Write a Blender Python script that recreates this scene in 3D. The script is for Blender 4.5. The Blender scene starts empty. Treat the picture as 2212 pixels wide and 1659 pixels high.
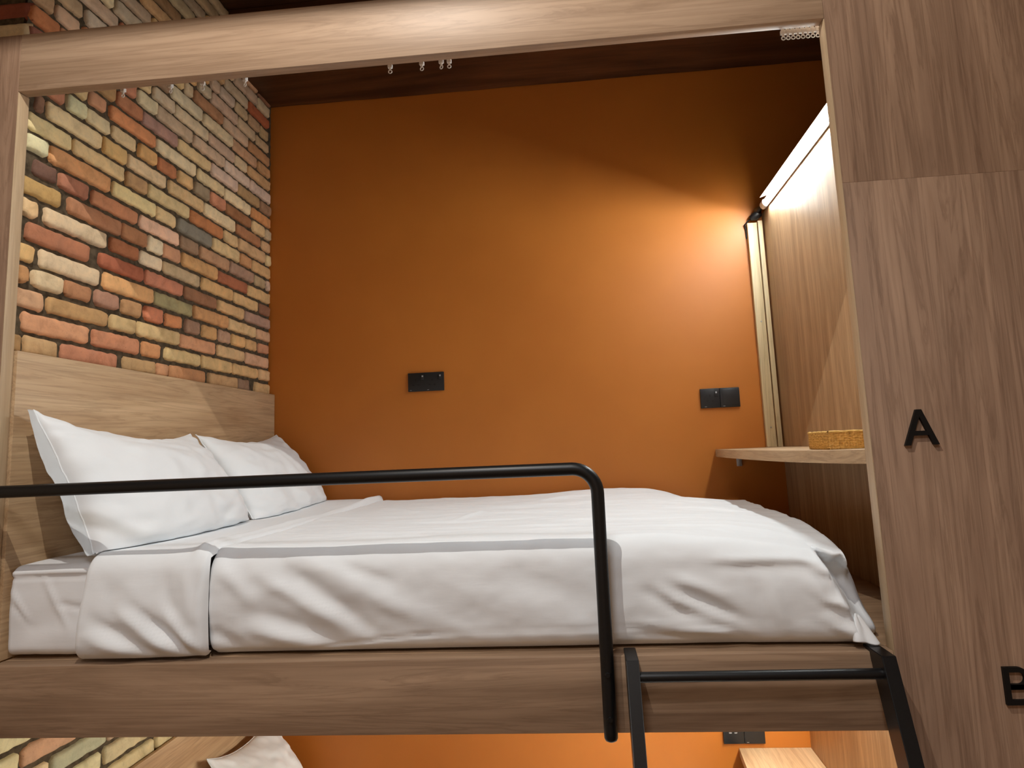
import bpy, bmesh, math, random
from mathutils import Vector, Matrix, noise
S = bpy.context.scene
COL = S.collection
random.seed(7)
sc = lambda h, k=1.0: tuple(((c/12.92) if c <= .04045 else ((c+.055)/1.055)**2.4)*k for c in (int(h[i:i+2], 16)/255 for i in (0, 2, 4)))

# ------------------------------------------------------------------ measured layout (metres)
W = 1.9          # right edge of the bed opening
D = 1.3385       # orange wall
XB = -.008       # brick face
XS = 2.1168      # side panel at the foot
ZB, ZT = 1.3303, 1.4799   # header beam under/top
RB = -.1446      # underside of side rail
TP = .032        # board thickness of the front frame
FL = -1.45       # floor
LOW = -1.124     # lower bunk sits this far below the upper one

# ------------------------------------------------------------------ node helpers
def mat(name):
    m = bpy.data.materials.new(name); m.use_nodes = True
    nt = m.node_tree; b = nt.nodes['Principled BSDF']
    return m, nt, b
def nd(nt, t, **kw):
    n = nt.nodes.new(t)
    for k, v in kw.items():
        if k in n.inputs: n.inputs[k].default_value = v
        else: setattr(n, k, v)
    return n
def ramp(nt, fac, stops):
    r = nt.nodes.new('ShaderNodeValToRGB'); e = r.color_ramp.elements
    while len(e) < len(stops): e.new(.5)
    for el, (p, c) in zip(e, stops): el.position = p; el.color = (*c[:3], 1)
    nt.links.new(fac, r.inputs[0]); return r.outputs[0]
def coords(nt, scale, off=(0, 0, 0)):
    tc = nt.nodes.new('ShaderNodeTexCoord'); mp = nt.nodes.new('ShaderNodeMapping')
    mp.inputs['Scale'].default_value = scale; mp.inputs['Location'].default_value = off
    nt.links.new(tc.outputs['Object'], mp.inputs[0]); return mp.outputs[0]
def ntex(nt, vec, scale, detail=3, rough=.55, dist=0):
    n = nd(nt, 'ShaderNodeTexNoise', Scale=scale, Detail=detail, Roughness=rough, Distortion=dist)
    nt.links.new(vec, n.inputs['Vector']); return n.outputs[0]
def mix(nt, f, a, b, mode='MIX'):
    n = nt.nodes.new('ShaderNodeMix'); n.data_type = 'RGBA'; n.blend_type = mode
    for s, x in ((n.inputs[0], f), (n.inputs[6], a), (n.inputs[7], b)):
        if isinstance(x, (int, float)): s.default_value = x
        elif isinstance(x, tuple): s.default_value = (*x[:3], 1)
        else: nt.links.new(x, s)
    return n.outputs[2]
def bump(nt, b, h, strength, dist=.001):
    n = nd(nt, 'ShaderNodeBump', Strength=strength, Distance=dist)
    nt.links.new(h, n.inputs['Height']); nt.links.new(n.outputs[0], b.inputs['Normal'])

def wood(name, axis, light, dark, off=(0, 0, 0), rough=.5, streak=.36, scale=1.0, line=.55):
    m, nt, b = mat(name)
    def sv(along, across): return tuple((along if 'XYZ'[i] == axis else across)*scale for i in range(3))
    broad = ntex(nt, coords(nt, sv(.55, 5.5), off), 1.6, 5, .6, 1.6)
    fine = ntex(nt, coords(nt, sv(1.6, 60), off), 1.5, 4, .65, .4)
    lines = ntex(nt, coords(nt, sv(.45, 11), off), 2.2, 6, .6, 2.4)
    c = ramp(nt, broad, [(.3, dark), (.5, tuple((a+d)/2 for a, d in zip(light, dark))), (.68, light)])
    f = ramp(nt, fine, [(.32, (.74, .74, .74)), (.6, (1, 1, 1))])
    c = mix(nt, streak, c, f, 'MULTIPLY')
    l = ramp(nt, lines, [(.40, (1, 1, 1)), (.492, (.66, .62, .59)), (.515, (.9, .89, .88)), (.56, (1, 1, 1))])
    c = mix(nt, line, c, l, 'MULTIPLY')
    l2 = ramp(nt, ntex(nt, coords(nt, sv(.22, 4.2), (off[0]+5, off[1]+3, off[2])), 2.0, 4, .55, 3.2), [(.42, (1, 1, 1)), (.5, (.80, .77, .75)), (.56, (1, 1, 1))])
    c = mix(nt, line, c, l2, 'MULTIPLY')
    nt.links.new(c, b.inputs['Base Color']); b.inputs['Roughness'].default_value = rough
    bump(nt, b, fine, .12, .0006)
    return m
OL, OD = sc('c2a68c'), sc('ae9278')
WOODX = wood('oak_laminate_x', 'X', OL, OD, streak=.22, line=.5)
WOODZ = wood('oak_laminate_z', 'Z', sc('b1937b'), sc('8f725d'), (3.1, .7, 0))
WOODP = wood('oak_laminate_panel', 'Z', sc('b4957c'), sc('927560'), (3.1, .7, 0), line=.7)
WOODZ2 = wood('oak_laminate_panel_top', 'Z', sc('b4957c'), sc('927560'), (7.7, 2.7, 4.2), line=.7)
BAND = wood('oak_edge_band', 'Z', sc('cdb595'), sc('b59b79'), (1.7, 0, 2), streak=.35, line=.3)
WOODZS = wood('oak_laminate_side', 'Z', sc('c8aa84'), sc('a48562'), (1.1, 0, 0))
WOODY = wood('oak_laminate_y', 'Y', sc('d0b48f'), sc('b59570'), (0, .4, 2.2), streak=.4)
WOODRAIL = wood('oak_laminate_rail', 'X', sc('ab8e73'), sc('8d725a'), (4.4, 0, 1.3))
PLAT = wood('oak_laminate_platform', 'X', sc('b8997a'), sc('9c7f62'), (2.2, 1, 0), streak=.8)
PINE = wood('pale_pine', 'Z', sc('e2cfa6'), sc('d3bb8c'), streak=.25)
DARKW = wood('dark_timber', 'X', sc('6b4326'), sc('331c0e'), (0, 0, 0), rough=.42, streak=.9)

def plain(name, col, rough=.5, metal=0, spec=.5, nscale=0, namp=0):
    m, nt, b = mat(name)
    b.inputs['Roughness'].default_value = rough; b.inputs['Metallic'].default_value = metal
    b.inputs['Specular IOR Level'].default_value = spec
    if nscale:
        n = ntex(nt, coords(nt, (1, 1, 1)), nscale, 3)
        lo = tuple(c*(1-namp) for c in col); hi = tuple(min(1, c*(1+namp)) for c in col)
        nt.links.new(ramp(nt, n, [(.35, lo), (.65, hi)]), b.inputs['Base Color'])
    else: b.inputs['Base Color'].default_value = (*col[:3], 1)
    return m
def paint_orange():
    m, nt, b = mat('burnt_orange_paint')
    n = ntex(nt, coords(nt, (1, 1, 1)), 2.2, 4)
    c = ramp(nt, n, [(.3, sc('b86d25')), (.7, sc('c2762b'))])
    nt.links.new(c, b.inputs['Base Color']); b.inputs['Roughness'].default_value = .48
    b.inputs['Specular IOR Level'].default_value = .45
    n2 = ntex(nt, coords(nt, (1, 1, 1)), 220, 2); bump(nt, b, n2, .08, .0006)
    return m
ORANGE = paint_orange()
def fabric(name, col, s=1400):
    m, nt, b = mat(name)
    b.inputs['Base Color'].default_value = (*col, 1); b.inputs['Roughness'].default_value = .85
    b.inputs['Sheen Weight'].default_value = .15; b.inputs['Specular IOR Level'].default_value = .25
    n = ntex(nt, coords(nt, (1, 1, 1)), s, 2); n2 = ntex(nt, coords(nt, (2, 9, 9)), 5, 4)
    bump(nt, b, n2, .12, .004)
    return m
LINEN = fabric('white_cotton', (.83, .868, .895))
SHEET = fabric('white_sheet', (.79, .81, .83))
BLACK = plain('black_powder_coat', (.0045, .0045, .005), .38, 0, .4, 300, .2)
BLACKP = plain('black_plastic', (.008, .007, .007), .4, 0, .35)
INK = plain('matt_black_acrylic', (.006, .005, .0045), .6, 0, .25)
SOCK = plain('charcoal_plastic', (.013, .013, .014), .42, 0, .4)
SOCK2 = plain('charcoal_rocker', (.018, .018, .019), .36, 0, .4)
GREYP = plain('grey_marker', (.34, .34, .35), .5)
WHITEP = plain('white_plastic', (.82, .80, .76), .4)
STEEL = plain('brushed_steel', (.5, .5, .5), .35, 1)
ALU = plain('aluminium_channel', (.55, .55, .56), .45, .8)
PLASTER = plain('beige_plaster', sc('c9b196'), .9, 0, .3, 3, .04)
FLOORM = wood('floor_boards', 'X', sc('7a5a40'), sc('5a3f2b'))
def emis(name, col, st):
    m, nt, b = mat(name); b.inputs['Base Color'].default_value = (.9, .9, .9, 1)
    b.inputs['Emission Color'].default_value = (*col, 1); b.inputs['Emission Strength'].default_value = st
    return m
LED_UP = emis('led_diffuser', (.93, .99, 1.0), 225)
LED_LO = emis('led_diffuser_lower', (1, 1, .90), 370)
def brickmat():
    m, nt, b = mat('reclaimed_brick')
    a = nd(nt, 'ShaderNodeAttribute', attribute_name='tint')
    v = coords(nt, (1, 1, 1))
    n1 = ntex(nt, v, 26, 5, .65, .5); n2 = ntex(nt, v, 190, 4, .7)
    c = mix(nt, 1.0, a.outputs['Color'], ramp(nt, n1, [(.3, (.80, .77, .73)), (.5, (1, 1, 1)), (.72, (1.14, 1.12, 1.08))]), 'MULTIPLY')
    c = mix(nt, .7, c, ramp(nt, n2, [(.27, (.45, .40, .36)), (.36, (1, 1, 1)), (.7, (1.05, 1.04, 1.03))]), 'MULTIPLY')
    n3 = ntex(nt, v, 9, 3, .6, 1)
    c = mix(nt, .6, c, ramp(nt, n3, [(.36, (.82, .82, .83)), (.5, (1, 1, 1)), (.66, (1.10, 1.04, .99))]), 'MULTIPLY')
    nt.links.new(c, b.inputs['Base Color']); b.inputs['Roughness'].default_value = .92
    b.inputs['Specular IOR Level'].default_value = .2
    bump(nt, b, n2, .5, .002); return m
BRICK = brickmat()
MORTAR = plain('grey_brown_mortar', sc('54493a'), .95, 0, .1, 60, .35)
def rattan():
    m, nt, b = mat('woven_straw')
    n = ntex(nt, coords(nt, (90, 90, 420)), 1, 3)
    c = ramp(nt, n, [(.3, sc('b58a45')), (.55, sc('e3ba68')), (.75, sc('f2d490'))])
    nt.links.new(c, b.inputs['Base Color']); b.inputs['Roughness'].default_value = .75
    return m
STRAW = rattan()

# ------------------------------------------------------------------ object helpers
def link(name, bm, m, parent=None, smooth=False, keep=True, mods=()):
    me = bpy.data.meshes.new(name); bmesh.ops.recalc_face_normals(bm, faces=bm.faces[:])
    bm.to_mesh(me); bm.free()
    for x in (m if isinstance(m, (list, tuple)) else [m]): me.materials.append(x)
    if smooth:
        me.polygons.foreach_set('use_smooth', [True]*len(me.polygons))
        if smooth != True: me.set_sharp_from_angle(angle=math.radians(smooth))
    o = bpy.data.objects.new(name, me); COL.objects.link(o)
    if parent:
        o.parent = parent
        if keep: o.location = -parent.location if parent.type == 'EMPTY' else (0, 0, 0)
    return o
def thing(name, label, cat, loc=(0, 0, 0), group=None):
    o = bpy.data.objects.new(name, None); COL.objects.link(o); o.location = loc
    o.empty_display_size = .05
    o['label'] = label; o['category'] = cat
    if group: o['group'] = group
    return o
def tag(o, label, cat, group=None):
    o['label'] = label; o['category'] = cat
    if group: o['group'] = group
    return o
def struct(o): o['kind'] = 'structure'; return o

def add_box(bm, x0, x1, y0, y1, z0, z1, bev=0, seg=2):
    r = bmesh.ops.create_cube(bm, size=1)
    vs = r['verts']
    for v in vs: v.co = Vector(((x0+x1)/2+v.co.x*(x1-x0), (y0+y1)/2+v.co.y*(y1-y0), (z0+z1)/2+v.co.z*(z1-z0)))
    if bev:
        es = list({e for v in vs for e in v.link_edges})
        bmesh.ops.bevel(bm, geom=es, offset=bev, segments=seg, affect='EDGES', profile=.5)
def box(name, m, x0, x1, y0, y1, z0, z1, parent=None, bev=.0012):
    bm = bmesh.new(); add_box(bm, x0, x1, y0, y1, z0, z1, bev)
    return link(name, bm, m, parent, 40)
def add_tube(bm, pts, r, n=20, caps=True):
    pts = [Vector(p) for p in pts]; rings = []
    up = None
    for i, p in enumerate(pts):
        t = (pts[min(i+1, len(pts)-1)]-pts[max(i-1, 0)]).normalized()
        if up is None:
            up = t.orthogonal().normalized()
        up = (up-t*up.dot(t)).normalized(); s = t.cross(up)
        rr = r[i] if isinstance(r, (list, tuple)) else r
        rings.append([bm.verts.new(p+(up*math.cos(a)+s*math.sin(a))*rr) for a in (2*math.pi*k/n for k in range(n))])
    for a, b in zip(rings, rings[1:]):
        for k in range(n): bm.faces.new((a[k], a[(k+1) % n], b[(k+1) % n], b[k]))
    if caps: bm.faces.new(rings[0][::-1]); bm.faces.new(rings[-1])
def add_prism(bm, poly, y0, y1, plane='XZ', holes=()):
    """extrude a polygon (list of 2-D points) between two values of the third axis"""
    def co(p, h): return {'XZ': (p[0], h, p[1]), 'XY': (p[0], p[1], h), 'YZ': (h, p[0], p[1])}[plane]
    a = [bm.verts.new(co(p, y0)) for p in poly]; b = [bm.verts.new(co(p, y1)) for p in poly]
    n = len(poly)
    bm.faces.new(a); bm.faces.new(b[::-1])
    for i in range(n): bm.faces.new((a[i], b[i], b[(i+1) % n], a[(i+1) % n]))
def arc(c, r, a0, a1, n=8): return [(c[0]+r*math.cos(a0+(a1-a0)*i/n), c[1]+r*math.sin(a0+(a1-a0)*i/n)) for i in range(n+1)]
def sstep(a, b, x):
    t = max(0, min(1, (x-a)/(b-a))); return t*t*(3-2*t)
# ------------------------------------------------------------------ room
struct(box('wall_back', ORANGE, XB-.25, 3.7, D, D+.12, FL, 2.5, bev=0))
struct(box('wall_right', PLASTER, 3.6, 3.72, -3.2, D, FL, 2.5, bev=0))
struct(box('wall_front', PLASTER, -1.3, 3.7, -3.3, -3.2, FL, 2.5, bev=0))
struct(box('wall_left_end', PLASTER, -1.3, -1.2, -3.2, .4, FL, 2.5, bev=0)).name = 'wall_far_left'
struct(box('floor', FLOORM, -1.3, 3.7, -3.3, D+.1, FL-.1, FL, bev=0))
struct(box('ceiling', DARKW, -1.3, 3.7, -3.3, D+.1, 2.235, 2.4, bev=0))

# brick wall : every brick modelled, measured courses then random ones
ROWS = [[[41,69,'a07648'],[74,177,'b68c5f'],[191,402,'b26e50'],[423,576,'af875a'],[578,636,'be825a'],[644,850,'b4784b'],[866,1067,'b98c5f'],[1072,1160,'8c6955'],[1207,1351,'c39664']],[[40,56,'a08255'],[68,285,'c8875f'],[299,490,'b97350'],[504,594,'be7d4b'],[617,812,'cdaa73'],[824,1028,'c8a069'],[1033,1232,'c89b64'],[1243,1350,'c89b6e']],[[43,128,'be8c69'],[137,354,'af8250'],[362,472,'be9b69'],[478,688,'c3a06e'],[695,915,'c8875f'],[924,1122,'c39b6e'],[1132,1326,'c39173']],[[43,75,'b47d4b'],[88,184,'cdaf8c'],[190,286,'af734b'],[301,392,'a5735f'],[408,495,'af7d50'],[508,599,'c36e4b'],[611,705,'cd7d46'],[721,807,'966e5a'],[823,922,'c89155'],[930,1015,'af8269'],[1024,1123,'cd9b5f'],[1130,1224,'c8965f'],[1235,1325,'b97855']],[[45,94,'c89b5f'],[108,316,'c8aa8c'],[329,549,'d2965a'],[552,763,'96875f'],[767,994,'c38750'],[999,1212,'cda573'],[1223,1358,'c3916e']],[[63,272,'a56446'],[311,500,'a55537'],[507,701,'c37355'],[712,913,'915f41'],[920,1112,'c39664'],[1122,1345,'a07869']],[[43,94,'d2aa7d'],[114,335,'c8aa8c'],[347,473,'a55f37'],[480,591,'e1c3a5'],[595,804,'b99b78'],[812,1028,'cd9b5f'],[1035,1231,'cda069'],[1242,1350,'8c5a41']],[[44,167,'af874b'],[188,392,'aa6e4b'],[395,509,'aa6e46'],[514,588,'e1c3a5'],[592,686,'be825f'],[693,913,'c89155'],[920,1139,'a55a37'],[1144,1349,'c89b64']],[[45,62,'a57d5a'],[75,150,'6e4b41'],[154,257,'a5644b'],[269,462,'b9734b'],[474,676,'d7a58c'],[682,792,'96735a'],[800,996,'b4825f'],[1001,1185,'a07864'],[1196,1290,'aa8c69'],[1301,1348,'be9682']],[[46,113,'c8be9b'],[117,340,'cd8c55'],[348,546,'d2b982'],[551,656,'d2af7d'],[663,871,'7d7369'],[880,1071,'cdaa78'],[1076,1163,'be8250'],[1173,1341,'c8965f']],[[48,192,'d2b987'],[194,399,'d2af7d'],[404,502,'b4875a'],[506,728,'cdaf7d'],[734,947,'b96e37'],[956,1059,'cda573'],[1064,1282,'c39669'],[1293,1337,'cdaa78']],[[66,98,'825a46'],[102,300,'d7b98c'],[303,404,'cda05f'],[410,595,'d2af87'],[609,813,'cda573'],[817,1034,'d7b991'],[1043,1241,'a56941'],[1258,1336,'c89669']],[[167,236,'c8be96'],[236,330,'cdb48c'],[338,446,'d2af82'],[452,543,'cd9655'],[550,651,'b4693c'],[657,743,'c89b64'],[751,850,'967d64'],[856,957,'c37855'],[966,1163,'965f37'],[1169,1274,'cda573'],[1279,1335,'b49678']],[[244,311,'b97d5a'],[327,535,'cd7d46'],[539,761,'cdb491'],[772,950,'d2b487'],[955,1156,'d7b991'],[1162,1334,'be783c']],[[353,468,'b46e46'],[466,650,'a5786e'],[652,854,'cdaa78'],[856,1048,'c8a596'],[1053,1231,'aa8255'],[1237,1333,'9b6e50']],[[442,538,'cdb996'],[535,732,'b4967d'],[740,946,'c3a087'],[951,1143,'c8aa9b'],[1148,1329,'c8a596']],[[516,630,'bea58c'],[632,835,'c3aa8c'],[839,1025,'b99682'],[1029,1126,'c8aa87'],[1131,1322,'c3915f']],[[610,791,'cdb99b'],[799,1003,'c8af8c'],[1008,1205,'be8c69'],[1210,1320,'b98250']],[[684,733,'bea587'],[737,931,'a06e4b'],[936,1128,'be9b82'],[1133,1319,'af784b']],[[763,845,'b9a58c'],[850,1039,'b99682'],[1044,1186,'b99b7d'],[1197,1312,'b4916e']],[[843,905,'b49682'],[905,1013,'b49b8c'],[1022,1119,'b99b78'],[1130,1224,'af8764'],[1229,1305,'b99669']],[[940,1123,'b49b82'],[1123,1304,'a55023']],[[1014,1198,'b49682'],[1198,1309,'bea587']]]
Z0, PITCH = .7205, .05683
GAIN = 1.38
PAL = ['a07648', 'b68c5f', 'b26e50', 'c8875f', 'cdaa73', 'c8a069', 'be8c69', 'c3a06e', 'a55f37', 'c8aa8c', '96735a', 'cd9b5f', 'd2af7d', 'be9b82', '8c5a41', 'd7b991']
EXTRA = {13: [(-70, 30, 'cdb996')], 14: [(-70, 100, '824b3c')], 15: [(-75, 125, 'af6432')], 16: [(10, 105, 'a57d5a'), (112, 200, 'be967d')],
         17: [(80, 205, 'a58769'), (214, 300, 'b9a596')], 18: [(160, 345, 'b49682')], 19: [(120, 320, 'cdb996'), (325, 450, 'af9b87')],
         20: [(335, 490, 'a58c78')], 22: [(470, 650, '8c6946')], 23: [(560, 730, 'a08c6e')], 24: [(630, 800, '96826e')], 25: [(730, 880, '9b8264')], 26: [(800, 955, 'aa9173')],
         -16: [(60, 175, 'cdbe96')], -17: [(-20, 128, 'c3b48c'), (136, 310, 'be8c6e')], -18: [(225, 415, 'a5a087')], -19: [(230, 400, 'cdbe96'), (408, 600, 'b9a582')], -20: [(408, 620, 'beaa82'), (628, 715, 'beaa82')], -21: [(420, 520, 'b9a582'), (526, 720, 'c3b48c')]}
def brick_wall():
    bm = bmesh.new(); lay = bm.verts.layers.float_color.new('tint')
    rnd = random.Random(11)
    def brick(y0, y1, z0, z1, col):
        L, H = y1-y0, z1-z0; r = min(.0085, L*.3)
        ny = max(7, int(L/.014)+3); nz = 8
        def samples(n, ln):
            e = [0, r*.2, r*.5, r]; m = n-6
            return e+[r+(ln-2*r)*(i+1)/(m+1) for i in range(m)]+[ln-x for x in reversed(e)]
        us, vs = samples(max(ny, 8), L), samples(8, H)
        seed = rnd.random()*100; dep = rnd.uniform(-.004, .002); tilt = rnd.uniform(-.012, .012)
        rows = []
        for v in vs:
            row = []
            for u in us:
                y, z = y0+u, z0+v
                n1 = noise.noise((y*32+seed, z*32, seed)); n2 = noise.noise((y*45, z*45+seed, 3.1)); n3 = noise.fractal((y*60+seed, z*60, 1.7), .8, 2, 3)
                du, dv = min(u, L-u), min(v, H-v)
                k = max(0, 1-du/r); k2 = max(0, 1-dv/r)
                q = min(1, math.hypot(k, k2))
                drop = .017*(1-math.sqrt(max(0, 1-q*q)))
                x = XB+dep-drop+n3*.0016+tilt*(v-H/2)
                # ragged outline
                y += n1*.0042*(1 if k > 0 else .2); z += n2*.0042*(1 if k2 > 0 else .2)
                if k > .05 and k2 > .05:      # worn corners
                    y += (.0045 if u < L/2 else -.0045)*k*k2; z += (.0045 if v < H/2 else -.0045)*k*k2
                vt = bm.verts.new((x, y, z)); vt[lay] = (*col, 1); row.append(vt)
            rows.append(row)
        for a, b in zip(rows, rows[1:]):
            for i in range(len(a)-1): bm.faces.new((a[i], a[i+1], b[i+1], b[i])).smooth = True
    kmin, kmax = int((FL-Z0)/PITCH), int((2.235-Z0)/PITCH)
    for k in range(kmin, kmax+1):
        zc = Z0+PITCH*k; ya = .036
        lst = [(a/1000, b/1000, c) for a, b, c in (ROWS[k] if 0 <= k < len(ROWS) else [])]
        lst += [(a/1000, b/1000, c) for a, b, c in EXTRA.get(k, [])]
        lst.sort()
        # fill what was not seen
        full = []; y = ya
        ends = [(a, b, c) for a, b, c in lst]+[(D-.004, None, None)]
        for a, b, c in ends:
            while a-y > .05:
                ln = rnd.choice([.1, .17, .19, .2]) * rnd.uniform(.92, 1.05)
                if a-y-ln < .06: ln = a-y-.007
                full.append((y, y+ln, rnd.choice(PAL))); y += ln+.008
            if b is None: break
            full.append((max(a, ya), min(b, D-.002), c)); y = b+.007
        for a, b, c in full:
            if b-a < .018: continue
            col = sc(c); m_ = sum(col)/3; col = tuple(.78*q+.22*m_ for q in col); g = GAIN*rnd.uniform(.95, 1.05)
            h = PITCH-.0090+rnd.uniform(-.003, .002)
            brick(a, b, zc-h/2+rnd.uniform(-.0015, .0015), zc+h/2, tuple(min(.95, x*g*q) for x, q in zip(col, (1.0, 1.045, .93))))
    # header ends of the courses above the post
    def header(x0, x1, z0, z1, col):
        n = 8; g = []
        for j in range(n+1):
            row = []
            for i in range(n+1):
                u, w = i/n, j/n; e = max(abs(u-.5), abs(w-.5))*2
                vt = bm.verts.new((x0+(x1-x0)*u+.003*noise.noise((u*3+z0*40, w*3, 1)), .031+.012*sstep(.8, 1, e)+.001*noise.noise((u*9, w*9, z0)), z0+(z1-z0)*w)); vt[lay] = (*col, 1); row.append(vt)
            g.append(row)
        for a, c in zip(g, g[1:]):
            for i in range(n): bm.faces.new((a[i], a[i+1], c[i+1], c[i])).smooth = True
    for k, hx in ((14, 'd7c8a6'), (15, '8a5040'), (16, 'b56a38'), (17, 'a98460'), (18, 'b49682'), (19, 'af9b87'), (20, 'b08a6a'), (21, 'a58c78')):
        zc = Z0+PITCH*k
        for x0, x1 in ((-.115, -.011), (-.225, -.123)): header(x0, x1, zc-.024, zc+.024, tuple(1.2*q for q in sc(hx)))
    nb = len(bm.faces)
    # mortar bed behind the bricks
    xm = XB-.0125
    ny, nz = 120, 300
    g = []
    for j in range(nz+1):
        z = FL+(2.235-FL)*j/nz; ya = .034
        g.append([bm.verts.new((xm+.0035*noise.fractal((y*50, z*50, 0), .8, 2, 3), y, z)) for y in (ya+(D-ya)*i/ny for i in range(ny+1))])
    for a, b in zip(g, g[1:]):
        for i in range(ny): f = bm.faces.new((a[i], a[i+1], b[i+1], b[i])); f.material_index = 1; f.smooth = True
    st = len(bm.faces)
    add_box(bm, XB-.24, XB-.02, .034, D, FL, 2.235)
    bm.faces.ensure_lookup_table()
    for f in bm.faces[st:]: f.material_index = 1
    me = bpy.data.meshes.new('wall_left'); bm.to_mesh(me); bm.free()
    me.materials.append(BRICK); me.materials.append(MORTAR)
    o = bpy.data.objects.new('wall_left', me); COL.objects.link(o); return struct(o)
brick_wall()

# dark timber beam along the top of the orange wall
def ceiling_beam():
    bm = bmesh.new(); n = 90; x0, x1 = XB-.015, 3.6; y0 = .955
    prof = [(y0, 2.232), (y0, 2.022), (y0+.008, 2.014), (1.15, 2.015), (D-.004, 2.016), (D-.004, 2.232)]
    g = []
    for i in range(n+1):
        x = x0+(x1-x0)*i/n
        g.append([bm.verts.new((x, y+.004*noise.noise((x*4, j, 0)), z+.003*noise.noise((x*5, j, 4)))) for j, (y, z) in enumerate(prof)])
    for a, b in zip(g, g[1:]):
        for j in range(len(prof)-1): bm.faces.new((a[j], a[j+1], b[j+1], b[j]))
    bm.faces.new(g[0]); bm.faces.new(g[-1])
    o = link('ceiling_beam', bm, DARKW, None, 40)
    return tag(o, 'dark rough timber beam running along the top of the orange wall', 'beam')
ceiling_beam()

# ------------------------------------------------------------------ built-in bunk
bunk = thing('bunk_bed', 'built-in double bunk of oak-look boards with header beam over the upper bed', 'bunk bed', (1, .6, FL))
box('post', WOODZ, -.60, 0, 0, TP, FL, ZT, bunk)
box('header_beam', WOODX, .0005, W-.0003, 0, TP-.004, ZB, ZT, bunk)
box('side_rail', WOODRAIL, .0125, W-.002, .0005, .045, RB, 0, bunk)
box('platform', PLAT, .0125, XS-.001, .0455, D-.002, -.05, -.0005, bunk)
box('platform', PLAT, .0125, XS-.001, .0455, D-.002, LOW-.05, LOW, bunk)
box('side_rail', WOODRAIL, .0125, W-.002, .0005, .045, LOW-.145, LOW, bunk)
box('edge_band', BAND, .0002, .0016, .0005, TP-.0002, .001, ZB-.001, bunk, .0002)['label'] = 'paler edge strip of the left post'
box('side_panel', WOODZS, XS, XS+.022, TP+.001, D-.001, FL, 1.352, bunk)

panel = thing('letter_board', 'wide tall oak-look panel on the right bearing the black letters', 'panel', (2.5, 0, FL))
bm = bmesh.new(); add_box(bm, W, 3.3, 0, TP, FL, .9494, .0004); link('board', bm, WOODP, panel, 40)
bm = bmesh.new(); add_box(bm, W, 3.3, 0, TP, .9496, 2.23, .0004); link('board', bm, WOODZ2, panel, 40)

box('edge_band', BAND, W-.0016, W-.0001, .0004, TP-.0002, -.30, ZB-.001, panel, .0002)['label'] = 'paler edge strip facing the bed opening'
box('edge_band', BAND, W-.0016, W-.0001, .0004, TP-.0002, LOW+.02, -.305, panel, .0002)
hb = box('headboard', WOODY, XB+.0055, .0105, TP+.001, D-.002, .001, .698)
tag(hb, 'oak-look headboard behind the upper bed below the brick wall', 'headboard', None)
hb2 = box('headboard', WOODY, XB+.0055, .0105, TP+.001, D-.002, LOW+.001, .698+LOW)
tag(hb2, 'lower bunk headboard glimpsed under the side rail at bottom', 'headboard', None)

# desks : oak tops with one bowed edge
def desk(z, label):
    t = thing('desk', label, 'desk', (2.0, .7, z-.03))
    pts = [(1.851, D-.002), (1.838, 1.1), (1.831, .85), (1.829, .62), (1.834, .42), (1.846, .29), (1.864, .19), (1.884, .11), (1.905, .055), (1.914, TP+.001), (XS-.001, TP+.001), (XS-.001, D-.002)]
    # smooth the bowed edge
    edge = []
    P = [Vector(p) for p in pts[:10]]
    for i in range(9):
        p0, p1, p2, p3 = P[max(i-1, 0)], P[i], P[i+1], P[min(i+2, 9)]
        for s in range(6):
            u = s/6; edge.append(.5*((2*p1)+(-p0+p2)*u+(2*p0-5*p1+4*p2-p3)*u*u+(-p0+3*p1-3*p2+p3)*u**3))
    poly = [tuple(p) for p in edge]+pts[9:]
    bm = bmesh.new(); add_prism(bm, poly, z-.029, z, 'XY')
    link('desk_top', bm, WOODY, t, 40)
    bm = bmesh.new(); add_box(bm, 1.93, 1.95, D-.16, D-.004, z-.035, z-.0295, .001); add_box(bm, 1.93, 1.95, D-.008, D-.002, z-.07, z-.0295, .001)
    link('bracket', bm, ALU, t, 40)
    return t
desk(.386, 'narrow oak-look desk shelf with bowed edge carrying the woven tray')
desk(-.74, 'brightly lit pale desk shelf of the lower bunk at bottom right')

# pale battens in the corner
bt = thing('wall_batten', 'pair of pale wooden battens upright in the corner under the black plug', 'batten', (2.07, D, .386))
a = box('strip', PINE, 2.050, 2.0885, D-.022, D-.0005, .387, 1.312, bt)
b = box('strip', PINE, 2.0925, 2.1105, D-.026, D-.0005, .387, 1.318, bt)
for x, z in ((2.071, .894), (2.071, .464)):
    bm = bmesh.new(); bmesh.ops.create_cone(bm, cap_ends=True, segments=12, radius1=.003, radius2=.003, depth=.0015, matrix=Matrix.Translation((x, D-.0225, z)) @ Matrix.Rotation(math.pi/2, 4, 'X'))
    link('screw', bm, STEEL, bt, 40)

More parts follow.
